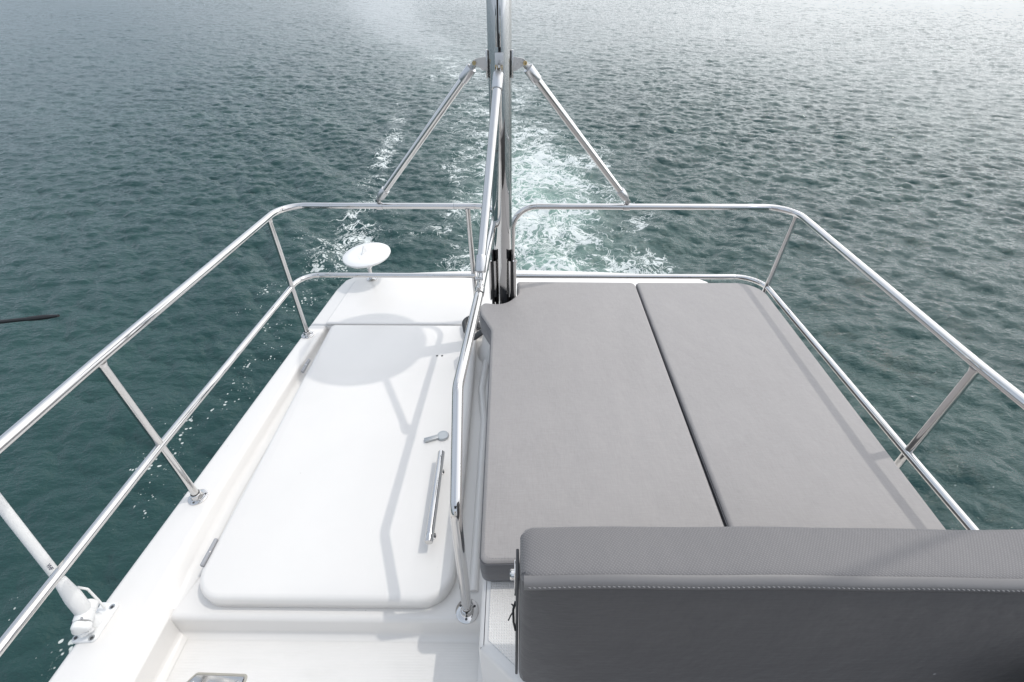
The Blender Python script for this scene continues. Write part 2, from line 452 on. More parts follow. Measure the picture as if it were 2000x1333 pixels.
    def make(name, faces):
        used, inv = np.unique(faces, return_inverse=True); f2 = inv.reshape(-1, 4)
        me = bpy.data.meshes.new(name); nf = len(f2)
        me.vertices.add(len(used)); me.vertices.foreach_set('co', P[used].astype(np.float32).ravel())
        me.loops.add(nf * 4); me.loops.foreach_set('vertex_index', f2.astype(np.int32).ravel())
        me.polygons.add(nf); me.polygons.foreach_set('loop_start', (np.arange(nf) * 4).astype(np.int32))
        me.polygons.foreach_set('use_smooth', np.ones(nf, bool))
        me.update(calc_edges=True)
        for k, v in att.items():
            t = me.attributes.new(k, 'FLOAT', 'POINT'); t.data.foreach_set('value', v.ravel()[used].astype(np.float32))
        me.normals_split_custom_set_from_vertices(Nn[used].astype(np.float32).tolist())
        o = bpy.data.objects.new(name, me); COL.objects.link(o); me.materials.append(M['water']); return o
    tag(make('sea', F[~fm]), 'dark green rippled sea around the boat', None, None, 'structure')
    tag(make('wake_foam', F[fm]), 'white foaming wake trailing behind the boat and curving away', None, None, 'stuff')

def water_material():
    m, n, b = mat('sea_water')
    def attr(k):
        a = node(n, 'ShaderNodeAttribute'); a.attribute_name = k; return a.outputs['Fac']
    foam, aer, speck, slick = (attr(k) for k in ('foam', 'aer', 'speck', 'slick'))
    flat = coords(n, (1, 1, 0))
    # warp the coordinates so that the lace swirls
    wn = node(n, 'ShaderNodeTexNoise'); wn.inputs['Scale'].default_value = 0.9; wn.inputs['Detail'].default_value = 3
    n.links.new(flat, wn.inputs['Vector'])
    wm = node(n, 'ShaderNodeVectorMath'); wm.operation = 'MULTIPLY_ADD'
    n.links.new(wn.outputs['Color'], wm.inputs[0]); wm.inputs[1].default_value = (1.5, 1.5, 0); n.links.new(flat, wm.inputs[2])
    wv = wm.outputs[0]
    wn2 = node(n, 'ShaderNodeTexNoise'); wn2.inputs['Scale'].default_value = 4.0; wn2.inputs['Detail'].default_value = 2
    n.links.new(flat, wn2.inputs['Vector'])
    wm2 = node(n, 'ShaderNodeVectorMath'); wm2.operation = 'MULTIPLY_ADD'
    n.links.new(wn2.outputs['Color'], wm2.inputs[0]); wm2.inputs[1].default_value = (0.30, 0.30, 0); n.links.new(wv, wm2.inputs[2])
    wv = wm2.outputs[0]
    def ridge(v, scale, det, rg, k):
        x = noise(n, v, scale, det, rg)
        return mathn(n, 'SUBTRACT', 1.0, mathn(n, 'MULTIPLY', mathn(n, 'ABSOLUTE', mathn(n, 'SUBTRACT', x, 0.5)), k))
    r1 = ridge(wv, 1.6, 5, 0.6, 12.0); r2 = ridge(wv, 5.4, 5, 0.6, 9.0); r3 = noise(n, flat, 19.0, 5, 0.7)
    lace = mathn(n, 'MAXIMUM', r1, mathn(n, 'MULTIPLY', r2, 0.86))
    lace = mathn(n, 'ADD', mathn(n, 'MULTIPLY', lace, 0.80), mathn(n, 'MULTIPLY', r3, 0.36))
    val = mathn(n, 'ADD', lace, mathn(n, 'MULTIPLY', foam, 0.70))
    fmask = maprange(n, val, 1.03, 1.20, 0, 1, True)
    gate = maprange(n, foam, 0.03, 0.14, 0, 1, True)
    fmask = mathn(n, 'MULTIPLY', fmask, gate)
    # patches of clustered bubbles
    vo = node(n, 'ShaderNodeTexVoronoi'); vo.inputs['Scale'].default_value = 16.0; n.links.new(flat, vo.inputs['Vector'])
    sz = maprange(n, noise(n, flat, 2.6, 4, 0.65), 0.40, 0.66, 0.0, 0.42)
    bub = mathn(n, 'SUBTRACT', mathn(n, 'MULTIPLY', sz, speck), vo.outputs['Distance'])
    bmask = maprange(n, bub, -0.05, 0.07, 0, 1, True)
    fmask = mathn(n, 'MAXIMUM', fmask, mathn(n, 'MULTIPLY', bmask, 0.75))
    # water body: green, paler where it is full of air
    base = mixc(n, maprange(n, noise(n, flat, 0.35, 4), 0.35, 0.65, 0, 1), (0.014, 0.047, 0.046), (0.021, 0.060, 0.056))
    base = mixc(n, mathn(n, 'MULTIPLY', aer, 0.85), base, (0.27, 0.40, 0.35))
    n.links.new(base, b.inputs['Base Color'])
    geo = node(n, 'ShaderNodeNewGeometry'); ln = node(n, 'ShaderNodeVectorMath'); ln.operation = 'LENGTH'
    n.links.new(geo.outputs['Position'], ln.inputs[0])                 # ripples too small to mesh far off act as roughness
    rgh = mathn(n, 'ADD', maprange(n, ln.outputs['Value'], 15, 90, 0.04, 0.13), mathn(n, 'MULTIPLY', aer, 0.25))
    n.links.new(rgh, b.inputs['Roughness']); b.inputs['IOR'].default_value = 1.333
    # small ripples
    rp = noise(n, coords(n, (0.75, 1.5, 0), (0, 0, R(-14))), 7.0, 4, 0.6)
    rp2 = noise(n, coords(n, (0.8, 1.4, 0), (0, 0, R(20))), 24.0, 3, 0.6)
    hh = mathn(n, 'ADD', rp, mathn(n, 'MULTIPLY', rp2, 0.16))
    bmp = node(n, 'ShaderNodeBump'); bmp.inputs['Distance'].default_value = 0.045
    n.links.new(mathn(n, 'SUBTRACT', 0.85, mathn(n, 'MULTIPLY', slick, 0.5)), bmp.inputs['Strength'])
    n.links.new(hh, bmp.inputs['Height']); n.links.new(bmp.outputs[0], b.inputs['Normal'])
    fb = node(n, 'ShaderNodeBsdfDiffuse'); fb.inputs['Color'].default_value = (0.76, 0.79, 0.77, 1); fb.inputs['Roughness'].default_value = 0.8
    fbm = node(n, 'ShaderNodeBump'); fbm.inputs['Strength'].default_value = 0.6; fbm.inputs['Distance'].default_value = 0.05
    n.links.new(r3, fbm.inputs['Height']); n.links.new(fbm.outputs[0], fb.inputs['Normal'])
    mx = node(n, 'ShaderNodeMixShader'); n.links.new(fmask, mx.inputs[0])
    n.links.new(b.outputs[0], mx.inputs[1]); n.links.new(fb.outputs[0], mx.inputs[2])
    n.links.new(mx.outputs[0], n.nodes['Material Output'].inputs['Surface'])
    M['water'] = m
water_material(); build_sea()

# ------------------------------------------------------------------ the yacht: deck moulding and hull
XM = 0.07
yacht = thing('motor_yacht', 'white motor yacht, its moulded upper deck with side coaming, step and seat base', 'boat', (0, 0, 0))
YS = [-3.0, -1.5, 0.0, 0.4, 1.0, 1.6, 2.06, 2.35, 2.56]
def x_out(y): return ilerp(y, [-3, 0.4, 2.5, 2.6], [-1.34, -1.292, -1.14, -1.132])
def x_crs(y): return ilerp(y, [-3, 1.02, 1.6, 2.06, 2.56], [-1.13, -1.124, -1.10, -1.072, -1.04])
def x_bas(y):  # foot of the inner slope
    return ilerp(y, [-3, 0.57, 1.0, 1.6, 2.06], [-1.075, -1.078, -1.098, -1.088, -1.066])
def side_profile(y, zb, mirror):
    xo, xc, xb = x_out(y), x_crs(y), x_bas(y)
    pr = [(xo + 0.05, -0.34), (xo + 0.01, -0.30), (xo, -0.03)]
    pr += [(xo + 0.022 * (1 - math.cos(t)), -0.022 + 0.022 * math.sin(t)) for t in np.linspace(0, math.pi / 2, 6)]
    d = Vector((xb - xc, -0.055)).normalized()
    for q in np.linspace(0, 1, 7):                                   # rounded crest
        a = Vector((xc - 0.020, 0)); b_ = Vector((xc, 0)); c_ = b_ + d * 0.020
        p = a * (1 - q) ** 2 + b_ * 2 * q * (1 - q) + c_ * q * q
        pr.append((p.x, p.y))
    e = Vector((xb, zb))
    if zb < -0.1:                                                    # knee, then the wall of the footwell
        k_ = Vector((xb, -0.055))
        pr += [tuple(k_ - d * q) for q in (0.026, 0.022, 0.010, 0.004, 0.0)]; d = (e - k_).normalized(); pr += [tuple(k_ + d * q) for q in (0.004, 0.010)]
    cv = 1.0 if zb < -0.1 else float(np.interp(y, [0.60, 0.70], [0.12, 1.0]))
    for q in np.linspace(0, 1, 6):                                   # cove at the foot
        a = e - d * 0.022 * cv; c_ = e + Vector((0.03 * cv, -0.002 * (1 - cv)))
        p = a * (1 - q) ** 2 + e * 2 * q * (1 - q) + c_ * q * q
        pr.append((p.x, p.y + (0.0015 if q > 0 else 0)))
    return [Vector(((2 * XM - x) if mirror else x, y, z)) for x, z in pr]
for mir in (False, True):
    bm = bmesh.new()
    grid_loft(bm, [side_profile(y, -0.15, mir) for y in (-3.0, -1.5, 0.0, 0.3, 0.60)])
    grid_loft(bm, [side_profile(y, -0.055, mir) for y in (0.60, 0.63, 0.66, 0.70, 0.8, 1.0, 1.3, 1.6, 1.85, 2.06)])
    bmesh.ops.remove_doubles(bm, verts=bm.verts, dist=1e-5)
    finish('side_coaming', bm, M['gel'], yacht, 50)
# platform under the hatch, with the rounded step down to the footwell
bm = bmesh.new()
prof = [(2.075, -0.055), (1.3, -0.055), (0.592, -0.055)]
prof += [(0.592 - 0.020 * math.sin(t), -0.075 + 0.020 * math.cos(t)) for t in np.linspace(0.2, math.pi / 2, 7)]
prof += [(0.570, -0.11), (0.568, -0.128)] + [(0.568 - 0.022 * (1 - math.cos(t)), -0.128 - 0.0215 * math.sin(t)) for t in np.linspace(0.2, math.pi / 2, 7)]
grid_loft(bm, [[Vector((x, y, z)) for y, z in prof] for x in np.linspace(-1.10, 1.22, 14)])
finish('hatch_platform', bm, M['gel'], yacht, 60)
bm = bmesh.new()
grid_loft(bm, [[Vector((x, y, -0.15 + (0.0 if 0.02 < 1 else 0))) for y in (0.5462, 0.3, 0.0, -1.0, -3.0)] for x in np.linspace(-1.09, 1.23, 8)])
finish('footwell_floor', bm, M['ribs'], yacht, 60)
# aft deck with its rounded stern edge
def aft_outline(ins, y0):
    pts = [(x_out(y0) + ins, y0), (x_out(2.45) + ins, 2.45)]
    for x, y in ((-1.118, 2.575), (-1.06, 2.632), (-0.94, 2.657), (-0.75, 2.68), (-0.45, 2.705), (-0.15, 2.722), (0.07, 2.728)):
        pts.append((x + ins * (1 if x < -0.9 else 0.3), y - ins))
    right = [(2 * XM - x, y) for x, y in pts[::-1]]
    return pts + right[1:]
bm = bmesh.new()
slab(bm, aft_outline(0, 2.06), [(0.05, -0.34), (0.012, -0.30), (0.0, -0.03), (0.003, -0.015), (0.010, -0.005), (0.022, 0.0)], cap0=False)
finish('aft_deck', bm, M['gel'], yacht, 50)
bm = bmesh.new()
in_o = [(-1.075, 2.0665), (-1.043, 2.54)] + [(-0.98, 2.575), (-0.75, 2.602), (-0.45, 2.628), (-0.15, 2.646), (0.07, 2.652)]
in_o = in_o + [(2 * XM - x, y) for x, y in in_o[::-1]][1:]
slab(bm, in_o, [(0.0, 0.0015), (0.0, 0.006), (0.004, 0.010), (0.010, 0.0115)], cap0=False)
finish('raised_deck_panel', bm, M['gel'], yacht, 50)
# seat and sunpad base
base_o = fillet([(-0.128, 2.02), (-0.10, 1.60), (-0.092, 1.2), (-0.088, 0.42), (0.0, 0.352), (0.03, -0.6), (1.17, -0.6), (1.19, 2.02)],
                [0.06, 0.1, 0, 0.008, 0.008, 0.02, 0.02, 0.05], 6, True)
bm = bmesh.new()
slab(bm, [(p[0], p[1]) for p in [(v.x, v.y) for v in [Vector((*q[:2], 0)) for q in base_o]]],
     [(-0.02, -0.149), (-0.006, -0.140), (0.0, -0.12), (0.0, 0.175), (0.004, 0.188), (0.014, 0.195)], cap0=False)
finish('seat_base', bm, M['gel'], yacht, 50)
bm = bmesh.new()
slab(bm, fillet([(-0.066, 0.62), (-0.066, 0.437), (0.012, 0.376), (0.20, 0.37), (0.20, 0.62)], [0, 0.01, 0.01, 0, 0], 4, True),
     [(0, 0.1955), (0.002, 0.1985)], cap0=False)
finish('nonskid_panel', bm, M['dots'], yacht, 50)
# raised bead along the foot of the sunpad base, and the swelling round the mast foot
bm = bmesh.new()
bd = fillet([(-0.132, 0.66, -0.054), (-0.140, 1.40, -0.054), (-0.165, 1.60, -0.050), (-0.15, 1.85, -0.045)], 0.15, 8)
tube(bm, bd, 0.016, 14)
finish('moulded_bead', bm, M['gel'], yacht, 60)
bm = bmesh.new()
lathe(bm, [(0.15, -0.056), (0.142, -0.04), (0.125, 0.0), (0.115, 0.07), (0.112, 0.14), (0.10, 0.165), (0.06, 0.172), (0, 0.172)],
      Matrix.Translation((-0.055, 1.90, 0)), 40)
finish('mast_pedestal', bm, M['gel'], yacht, 60)
# the helm end of the flying bridge: console and helm seats; unseen cover added for dark rail reflections
bm = bmesh.new(); box(bm, (XM, -2.55, 0.28), (2.2, 0.55, 0.86), bev=0.06); finish('helm_console', bm, M['gel'], yacht, 45)
bm = bmesh.new(); box(bm, (XM, -2.75, 0.86), (2.2, 0.04, 0.42), (R(-28), 0, 0), 0.01); finish('windscreen', bm, M['glass'], yacht, 45)
for x in (-0.62, 0.35):
    bm = bmesh.new(); box(bm, (x, -1.65, 0.32), (0.56, 0.50, 0.16), bev=0.04); box(bm, (x, -1.43, 0.64), (0.56, 0.12, 0.56), bev=0.05); box(bm, (x, -1.65, 0.05), (0.3, 0.3, 0.4), bev=0.03)
    finish('helm_seat', bm, M['white_plastic'], yacht, 45)
bm = bmesh.new(); rows = []
for y in np.linspace(-3.3, -1.75, 9):
    rows.append([bm.verts.new((XM + 1.3 * math.sin(a), y, 1.92 + 0.20 * math.cos(a) - 0.03 * ((y + 2.5) / 0.8) ** 2)) for a in np.linspace(-1.35, 1.35, 15)])
for A, B in zip(rows, rows[1:]):
    for k in range(14): bm.faces.new((A[k], A[k + 1], B[k + 1], B[k]))
bmesh.ops.solidify(bm, geom=bm.faces[:], thickness=0.006)
finish('added_canopy', bm, M['dark'], yacht, 60)
# hull and cabin below the flying bridge
bm = bmesh.new()
secs = []
for y, hwid, zt in ((5.4, 1.75, -2.35), (4.5, 1.80, -2.30), (0, 1.92, -2.05), (-3, 1.85, -1.8), (-5.5, 1.35, -1.55), (-7.4, 0.45, -1.4), (-7.9, 0.06, -1.35)):
    secs.append([Vector((XM + sx * hwid * k, y, z)) for sx, k, z in ((-1, 0.05, -4.3), (-1, 0.72, -4.0), (-1, 0.93, -3.3), (-1, 1.0, zt - 0.1), (-1, 0.97, zt), (0, 0, zt + 0.03), (1, 0.97, zt), (1, 1.0, zt - 0.1), (1, 0.93, -3.3), (1, 0.72, -4.0), (1, 0.05, -4.3))])
rows = [[bm.verts.new(p) for p in s_] for s_ in secs]
for A, B in zip(rows, rows[1:]):
    for k in range(len(A)): bm.faces.new((A[k], A[(k + 1) % len(A)], B[(k + 1) % len(A)], B[k]))
bm.faces.new(rows[0]); bm.faces.new(rows[-1][::-1])
finish('hull', bm, M['hull'], yacht, 45)
bm = bmesh.new()
box(bm, (XM, -1.6, -1.22), (2.36, 7.0, 1.78), bev=0.06)
cab = finish('cabin', bm, M['hull'], yacht, 45)
for sx in (-1, 1):
    for yc in (-3.4, -1.5, 0.4):
        bm = bmesh.new(); box(bm, (XM + sx * 1.185, yc, -0.95), (0.03, 1.5, 0.55), bev=0.012)
        finish('window', bm, M['glass'], cab)
bm = bmesh.new(); box(bm, (XM, 6.0, -3.0), (2.9, 1.2, 0.12), bev=0.03); finish('swim_platform', bm, M['hull'], yacht)
bm = bmesh.new(); box(bm, (XM, -0.2, -0.30), (2.3, 5.4, 0.07)); finish('deck_underside', bm, M['hull'], yacht)

# ------------------------------------------------------------------ deck hatch
hatch = thing('deck_hatch', 'large white hinged hatch lid with rounded corners on the upper deck', 'hatch', (-0.61, 1.33, -0.05))
lid_o = fillet([(-1.020, 0.605), (-0.192, 0.605), (-0.200, 1.3), (-0.215, 2.065), (-1.040, 2.065)], [0.10, 0.10, 0, 0.05, 0.03], 12, True)
bm = bmesh.new()
slab(bm, lid_o, [(0.016, -0.0535), (0.006, -0.052), (0.0, -0.046), (0.0, -0.008), (0.003, 0.002), (0.010, 0.008), (0.020, 0.0105)], cap0=False)
finish('lid', bm, M['gel'], hatch, 50)
for y0, y1, x0 in ((0.707, 0.800, -1.022), (1.660, 1.757, -1.050)):
    bm = bmesh.new()
    box(bm, (x0 - 0.003, (y0 + y1) / 2, 0.004), (0.0115, y1 - y0, 0.016), bev=0.0025)
    hg = finish('hinge', bm, M['hinge'], hatch)
    bm = bmesh.new(); screw(bm, (x0 - 0.003, (y0 + y1) / 2, 0.010), r=0.006); finish('hinge_pin', bm, M['steel'], hg)
bm = bmesh.new()
tube(bm, [(-0.287, 1.128, 0.066), (-0.287, 1.126, 0.066), (-0.2805, 0.764, 0.066), (-0.2805, 0.762, 0.066)], [0.0132, 0.0142, 0.0142, 0.0132], 24)
hd = finish('handle', bm, M['chrome'], hatch, 30)
for y in (1.075, 0.813):
    bm = bmesh.new(); x = -0.2805 - 0.0065 * (y - 0.762) / 0.366
    lathe(bm, [(0.013, 0.0106), (0.013, 0.014), (0.0075, 0.017), (0.0075, 0.062)], Matrix.Translation((x, y, 0)), 18)
    finish('handle_post', bm, M['chrome'], hd, 40)
bm = bmesh.new()
lathe(bm, [(0.025, 0.0108), (0.025, 0.019), (0.0225, 0.0225), (0.019, 0.0225), (0.018, 0.0215), (0, 0.0215)], Matrix.Translation((-0.302, 1.254, 0)), 32)
lt = finish('latch', bm, M['grey_metal'], hatch, 35)
bm = bmesh.new()
ang = math.atan2(1.224 - 1.254, -0.379 + 0.302)
box(bm, (-0.3485, 1.2365, 0.0175), (0.058, 0.021, 0.0125), (0, 0, ang), 0.003)
for s_ in (-1, 1):
    off = Vector((-math.sin(ang), math.cos(ang))) * 0.0045 * s_
    box(bm, (-0.3485 + off.x, 1.2365 + off.y, 0.0243), (0.054, 0.003, 0.0022), (0, 0, ang), 0.0006)
finish('latch_lever', bm, M['grey_metal'], lt, 35)
for x in (-0.402, -0.376):
    bm = bmesh.new(); lathe(bm, [(0.0058, 0.0107), (0.0055, 0.0117), (0, 0.0117)], Matrix.Translation((x, 1.786, 0)), 14)
    finish('screw_hole', bm, M['dark'], hatch)

# ------------------------------------------------------------------ guard rails
RT, RS = 0.0143, 0.0125
def flange(parent, p, mtl='steel', r=0.033):
    bm = bmesh.new()
    lathe(bm, [(r, -0.001), (r, 0.004), (r - 0.004, 0.0065), (0.021, 0.008), (0.0185, 0.012), (0.0175, 0.026), (0.0150, 0.028)], Matrix.Translation(p), 32)
    f = finish('base_flange', bm, M['chrome'], parent, 35)
    for k in range(3):
        a = 0.5 + k * 2.094
        bm = bmesh.new(); screw(bm, (p[0] + 0.0255 * math.cos(a), p[1] + 0.0255 * math.sin(a), p[2] + 0.0068), r=0.0042)
        finish('screw', bm, M['dark'], f)
    return f
def post(parent, foot, top, r=RS, fl=True):
    bm = bmesh.new(); f_, t_ = Vector(foot), Vector(top); u_ = (t_ - f_).normalized()
    tube(bm, [f_, t_ - u_ * 0.014, t_ - u_ * 0.009, t_ - u_ * 0.004, t_], [r, r, r + 0.0014, r + 0.0030, r + 0.0034], 20); o = finish('stanchion', bm, M['chrome'], parent, 35)
    if fl: flange(parent, foot)
    return o
def seam(parent, p, d, r=RT):
    bm = bmesh.new(); lathe(bm, [(r, -0.0012), (r + 0.0006, -0.0006), (r + 0.0006, 0.0006), (r, 0.0012)], axis_mat(p, d), 20)
    finish('joint_ring', bm, M['grey_metal'], parent)

rail = thing('guard_rail', 'left polished rail that wraps the hatch and bends down to the step', 'guard rail', (-1.18, 0.965, 0), 'polished rails round the upper deck')
path = fillet([(-1.215, -1.2, 0.67), (-1.183, 0.965, 0.67), (-1.138, 2.13, 0.67), (-0.092, 2.13, 0.67), (-0.123, 1.354, 0.676), (-0.158, 0.904, 0.634), (-0.150, 0.640, 0.448), (-0.147, 0.602, -0.054)],
              [0, 3, 0.125, 0.10, 0.8, 0.07, 0.055, 0], 12)
bm = bmesh.new(); tube(bm, path, [RT if p.y > 1.5 or p.x < -0.5 else RT + 0.0012 for p in path], 24)
top = finish('top_rail', bm, M['chrome'], rail, 35)
flange(rail, (-0.147, 0.602, -0.055), r=0.037)
seam(top, (-0.90, 2.13, 0.67), (1, 0, 0)); seam(top, (-0.30, 2.13, 0.67), (1, 0, 0))
low = fillet([(-1.205, -1.2, 0.30), (-1.180, 0.965, 0.30), (-1.140, 2.105, 0.30), (-0.215, 2.105, 0.30)], [0, 3, 0.11, 0], 12)
bm = bmesh.new(); tube(bm, low, RS + 0.0005, 20); lo_ = finish('lower_rail', bm, M['chrome'], rail, 35)
seam(lo_, (-0.985, 2.105, 0.30), (1, 0, 0), RS + 0.0005)
post(rail, (-1.182, 0.963, 0), (-1.183, 0.967, 0.66)); post(rail, (-1.140, 1.968, 0), (-1.143, 1.985, 0.66))
post(rail, (-0.213, 2.103, 0.0115), (-0.235, 2.13, 0.66)); post(rail, (-1.20, -0.35, 0), (-1.203, -0.35, 0.66))
bm = bmesh.new(); lathe(bm, [(RT, -0.05), (RT + 0.005, -0.045), (RT + 0.005, 0.035), (RT, 0.04)], axis_mat((-1.1885, 0.605, 0.6695), (0.015, 1, 0)), 24)
finish('rubber_sleeve', bm, M['black'], rail)

rail2 = thing('guard_rail', 'right polished rail running outside the sunpad and back to the mast', 'guard rail', (1.30, 0.96, 0), 'polished rails round the upper deck')
path = fillet([(1.325, -1.2, 0.67), (1.296, 0.965, 0.67), (1.330, 2.13, 0.67), (-0.015, 2.13, 0.67), (-0.02, 2.125, 0.25)], [0, 3, 0.13, 0.12, 0], 12)
bm = bmesh.new(); tube(bm, path, RT, 24); top2 = finish('top_rail', bm, M['chrome'], rail2, 35)
seam(top2, (1.332, 1.85, 0.67), (0, 1, 0)); seam(top2, (0.10, 2.13, 0.67), (1, 0, 0))
low = fillet([(1.315, -1.2, 0.30), (1.288, 0.955, 0.30), (1.286, 2.105, 0.30), (-0.02, 2.105, 0.30)], [0, 3, 0.13, 0], 12)
bm = bmesh.new(); tube(bm, low, RS + 0.0005, 20); lo2 = finish('lower_rail', bm, M['chrome'], rail2, 35)
seam(lo2, (1.297, 1.80, 0.30), (0, 1, 0), RS + 0.0005)
post(rail2, (1.290, 0.953, 0), (1.296, 0.965, 0.66)); post(rail2, (1.248, 1.955, 0), (1.322, 2.055, 0.66)); post(rail2, (1.31, -0.35, 0), (1.316, -0.35, 0.66))
post(rail2, (-0.02, 2.112, 0.0115), (-0.02, 2.122, 0.30), fl=True)

# ------------------------------------------------------------------ mast with its tabernacle, tangs and radar dome
MX, MY = -0.062, 1.93
mast = thing('mast', 'tall polished steel mast pole standing between the hatch and the sunpad', 'mast', (MX, MY, 0.17))
bm = bmesh.new()
lathe(bm, [(0.0, 0.175), (0.030, 0.178), (0.040, 0.20), (0.0435, 0.25), (0.0435, 1.56)], Matrix.Translation((MX, MY, 0)), 56)
finish('pole', bm, M['mast'], mast, 50)
bm = bmesh.new()
lathe(bm, [(0.098, 0.171), (0.098, 0.176), (0.090, 0.182), (0.06, 0.186), (0.050, 0.205), (0.0445, 0.207), (0.0425, 0.2)], Matrix.Translation((MX, MY, 0)), 40)
finish('rubber_boot', bm, M['dark'], mast, 50)
bm = bmesh.new()
box(bm, (MX - 0.0035, MY - 0.0435, 1.47), (0.006, 0.004, 0.26), bev=0.001)
tr = finish('luff_track', bm, M['black'], mast)
for dx in (-0.0105, 0.0045):
    bm = bmesh.new(); box(bm, (MX + dx, MY - 0.0430, 1.47), (0.0045, 0.006, 0.26), bev=0.0012); finish('track_lip', bm, M['mast'], tr)
for sx in (-1, 1):
    cx = MX + sx * 0.046
    bm = bmesh.new()
    box(bm, (cx + sx * 0.0125, MY - 0.022, 0.405), (0.007, 0.052, 0.235), bev=0.003)
    tube(bm, [(cx - sx * 0.0095, MY - 0.044, 0.31), (cx - sx * 0.0095, MY - 0.044, 0.505)], 0.0080, 14)
    tube(bm, [(cx + sx * 0.0105, MY - 0.046, 0.30), (cx + sx * 0.0105, MY - 0.046, 0.505)], 0.0086, 14)
    hp = finish('tabernacle_plate', bm, M['chrome'], mast, 35)
    bm = bmesh.new(); box(bm, (cx, MY - 0.032, 0.40), (0.0075, 0.052, 0.29), bev=0.0025); box(bm, (cx + sx * 0.001, MY - 0.036, 0.255), (0.0125, 0.034, 0.17), bev=0.003)
    finish('pivot_block', bm, M['black'], hp)
    bm = bmesh.new(); lathe(bm, [(0.009, -0.002), (0.009, 0.004), (0.006, 0.007), (0, 0.007)], axis_mat((cx + sx * 0.016, MY - 0.022, 0.49), (sx, 0, 0)), 14)
    finish('pivot_bolt', bm, M['steel'], hp)
TZ = 1.285
def tang(p, d, side_dir):
    """steel plate on the mast with a lug that points along d"""
    d = Vector(d).normalized(); s_ = Vector(side_dir)
    rot = Matrix((d, s_.cross(d) * -1 if False else Vector((0, 0, 1)).cross(d), Vector((0, 0, 1)))).transposed().to_4x4()
    bm = bmesh.new()
    box(bm, Vector(p), (0.006, 0.03, 0.088), rot, 0.001)
    tg = finish('tang_plate', bm, M['steel'], mast, 35)
    bm = bmesh.new()
    lug = [(0.0, -0.022), (0.012, -0.022), (0.034, -0.008), (0.043, -0.006), (0.050, 0.004), (0.048, 0.012), (0.040, 0.017), (0.012, 0.022), (0.0, 0.022)]
    mt = Matrix.Translation(Vector(p)) @ rot @ Matrix.Rotation(R(90), 4, 'X')
    slab(bm, lug, [(0, -0.003), (0, 0.003)], mt); finish('lug', bm, M['steel'], tg, 30)
    return Vector(p) + d * 0.042 + Vector((0, 0, 0.004))
tl = tang((MX - 0.047, MY - 0.004, TZ), (-1, 0, 0), (0, 1, 0)); trr = tang((MX + 0.047, MY - 0.004, TZ), (1, 0, 0), (0, 1, 0))
tf = tang((MX, MY - 0.048, TZ - 0.005), (0, -1, 0), (1, 0, 0))
bm = bmesh.new()
lathe(bm, [(0, 1.548), (0.15, 1.548), (0.25, 1.552), (0.292, 1.57), (0.305, 1.60), (0.30, 1.66), (0.285, 1.73), (0.24, 1.775), (0.14, 1.80), (0, 1.808)], Matrix.Translation((MX + 0.03, MY + 0.14, 0)), 56)
finish('radar_dome', bm, M['white_plastic'], mast, 60)

# ------------------------------------------------------------------ struts
def strut(label, a, b, foot_kind):
    a, b = Vector(a), Vector(b); d = (b - a).normalized(); L = (b - a).length
    t = thing('mast_strut', label, 'strut', tuple(b), 'tubular struts bracing the mast')
    r = 0.0152
    bm = bmesh.new(); tube(bm, [a + d * 0.045, b - d * 0.045], r, 24); finish('tube', bm, M['chrome'], t, 35)
    for p, e in ((a, d), (b, -d)):
        bm = bmesh.new()
        lathe(bm, [(0.009, 0.021), (r + 0.0035, 0.023), (r + 0.0045, 0.025), (r + 0.0045, 0.078), (r + 0.0035, 0.080), (r, 0.0805)], axis_mat(p, e), 24)
        finish('collar', bm, M['alu'], t, 35)
        bm = bmesh.new()
        sd = e.cross(Vector((0, 0, 1))).normalized() if foot_kind != 'fore' else Vector((1, 0, 0))
        up = sd.cross(e).normalized()
        rot = Matrix((sd, up, e)).transposed().to_4x4()
        for q in (-1, 1):
            mt = Matrix.Translation(p) @ rot
            box(bm, mt @ Vector((0.0075 * q, 0, 0.011)), (0.0032, 0.018, 0.034), rot, 0.0012)
        box(bm, Matrix.Translation(p) @ rot @ Vector((0, 0, 0.0245)), (0.0175, 0.017, 0.006), rot, 0.001)
        fk = finish('fork', bm, M['steel'], t, 35)
        bm = bmesh.new()
        tube(bm, [p - sd * 0.0125, p + sd * 0.0125], 0.0048, 12)
        tube(bm, [p - sd * 0.0135, p - sd * 0.0095], 0.0078, 6); tube(bm, [p + sd * 0.0095, p + sd * 0.0125], 0.0078, 12)
        finish('clevis_pin', bm, M['brass'] if p is a else M['steel'], fk, 35)
    return t
def clamp(t, p, d, up):
    """ring clamp round a rail at p (axis d) with an eye that stands up along `up`"""
    p = Vector(p); up = Vector(up).normalized()
    bm = bmesh.new(); lathe(bm, [(RT + 0.0006, -0.015), (RT + 0.0032, -0.0145), (RT + 0.0032, 0.0145), (RT + 0.0006, 0.015)], axis_mat(p, d), 24)
    c = finish('rail_clamp', bm, M['chrome'], t, 35)
    bm = bmesh.new(); rot = Matrix((Vector(d).normalized(), Vector(d).normalized().cross(up) * -1, up)).transposed().to_4x4()
    box(bm, p + up * 0.024, (0.022, 0.0055, 0.028), rot, 0.0022)
    finish('clamp_eye', bm, M['steel'], c, 35)
fl = (-0.662, 2.13, 0.67); fr = (0.535, 2.13, 0.67)
UP = Vector((0, -0.25, 1)).normalized()
s1 = strut('left slanting strut from the mast to the left aft rail', tl, Vector(fl) + UP * 0.032, 'side'); clamp(s1, fl, (1, 0, 0), UP)
s2 = strut('right slanting strut from the mast to the right aft rail', trr, Vector(fr) + UP * 0.032, 'side'); clamp(s2, fr, (1, 0, 0), UP)
gp = Vector((-0.1245, 1.335, 0.6745)); gd = Vector((0.031, 0.776, -0.006)).normalized()
s3 = strut('middle strut in front of the mast, running down to the grab rail', tf, gp + Vector((0, 0.026, 0.038)), 'fore')
clamp(s3, gp, gd, (0, 0.5, 0.86))

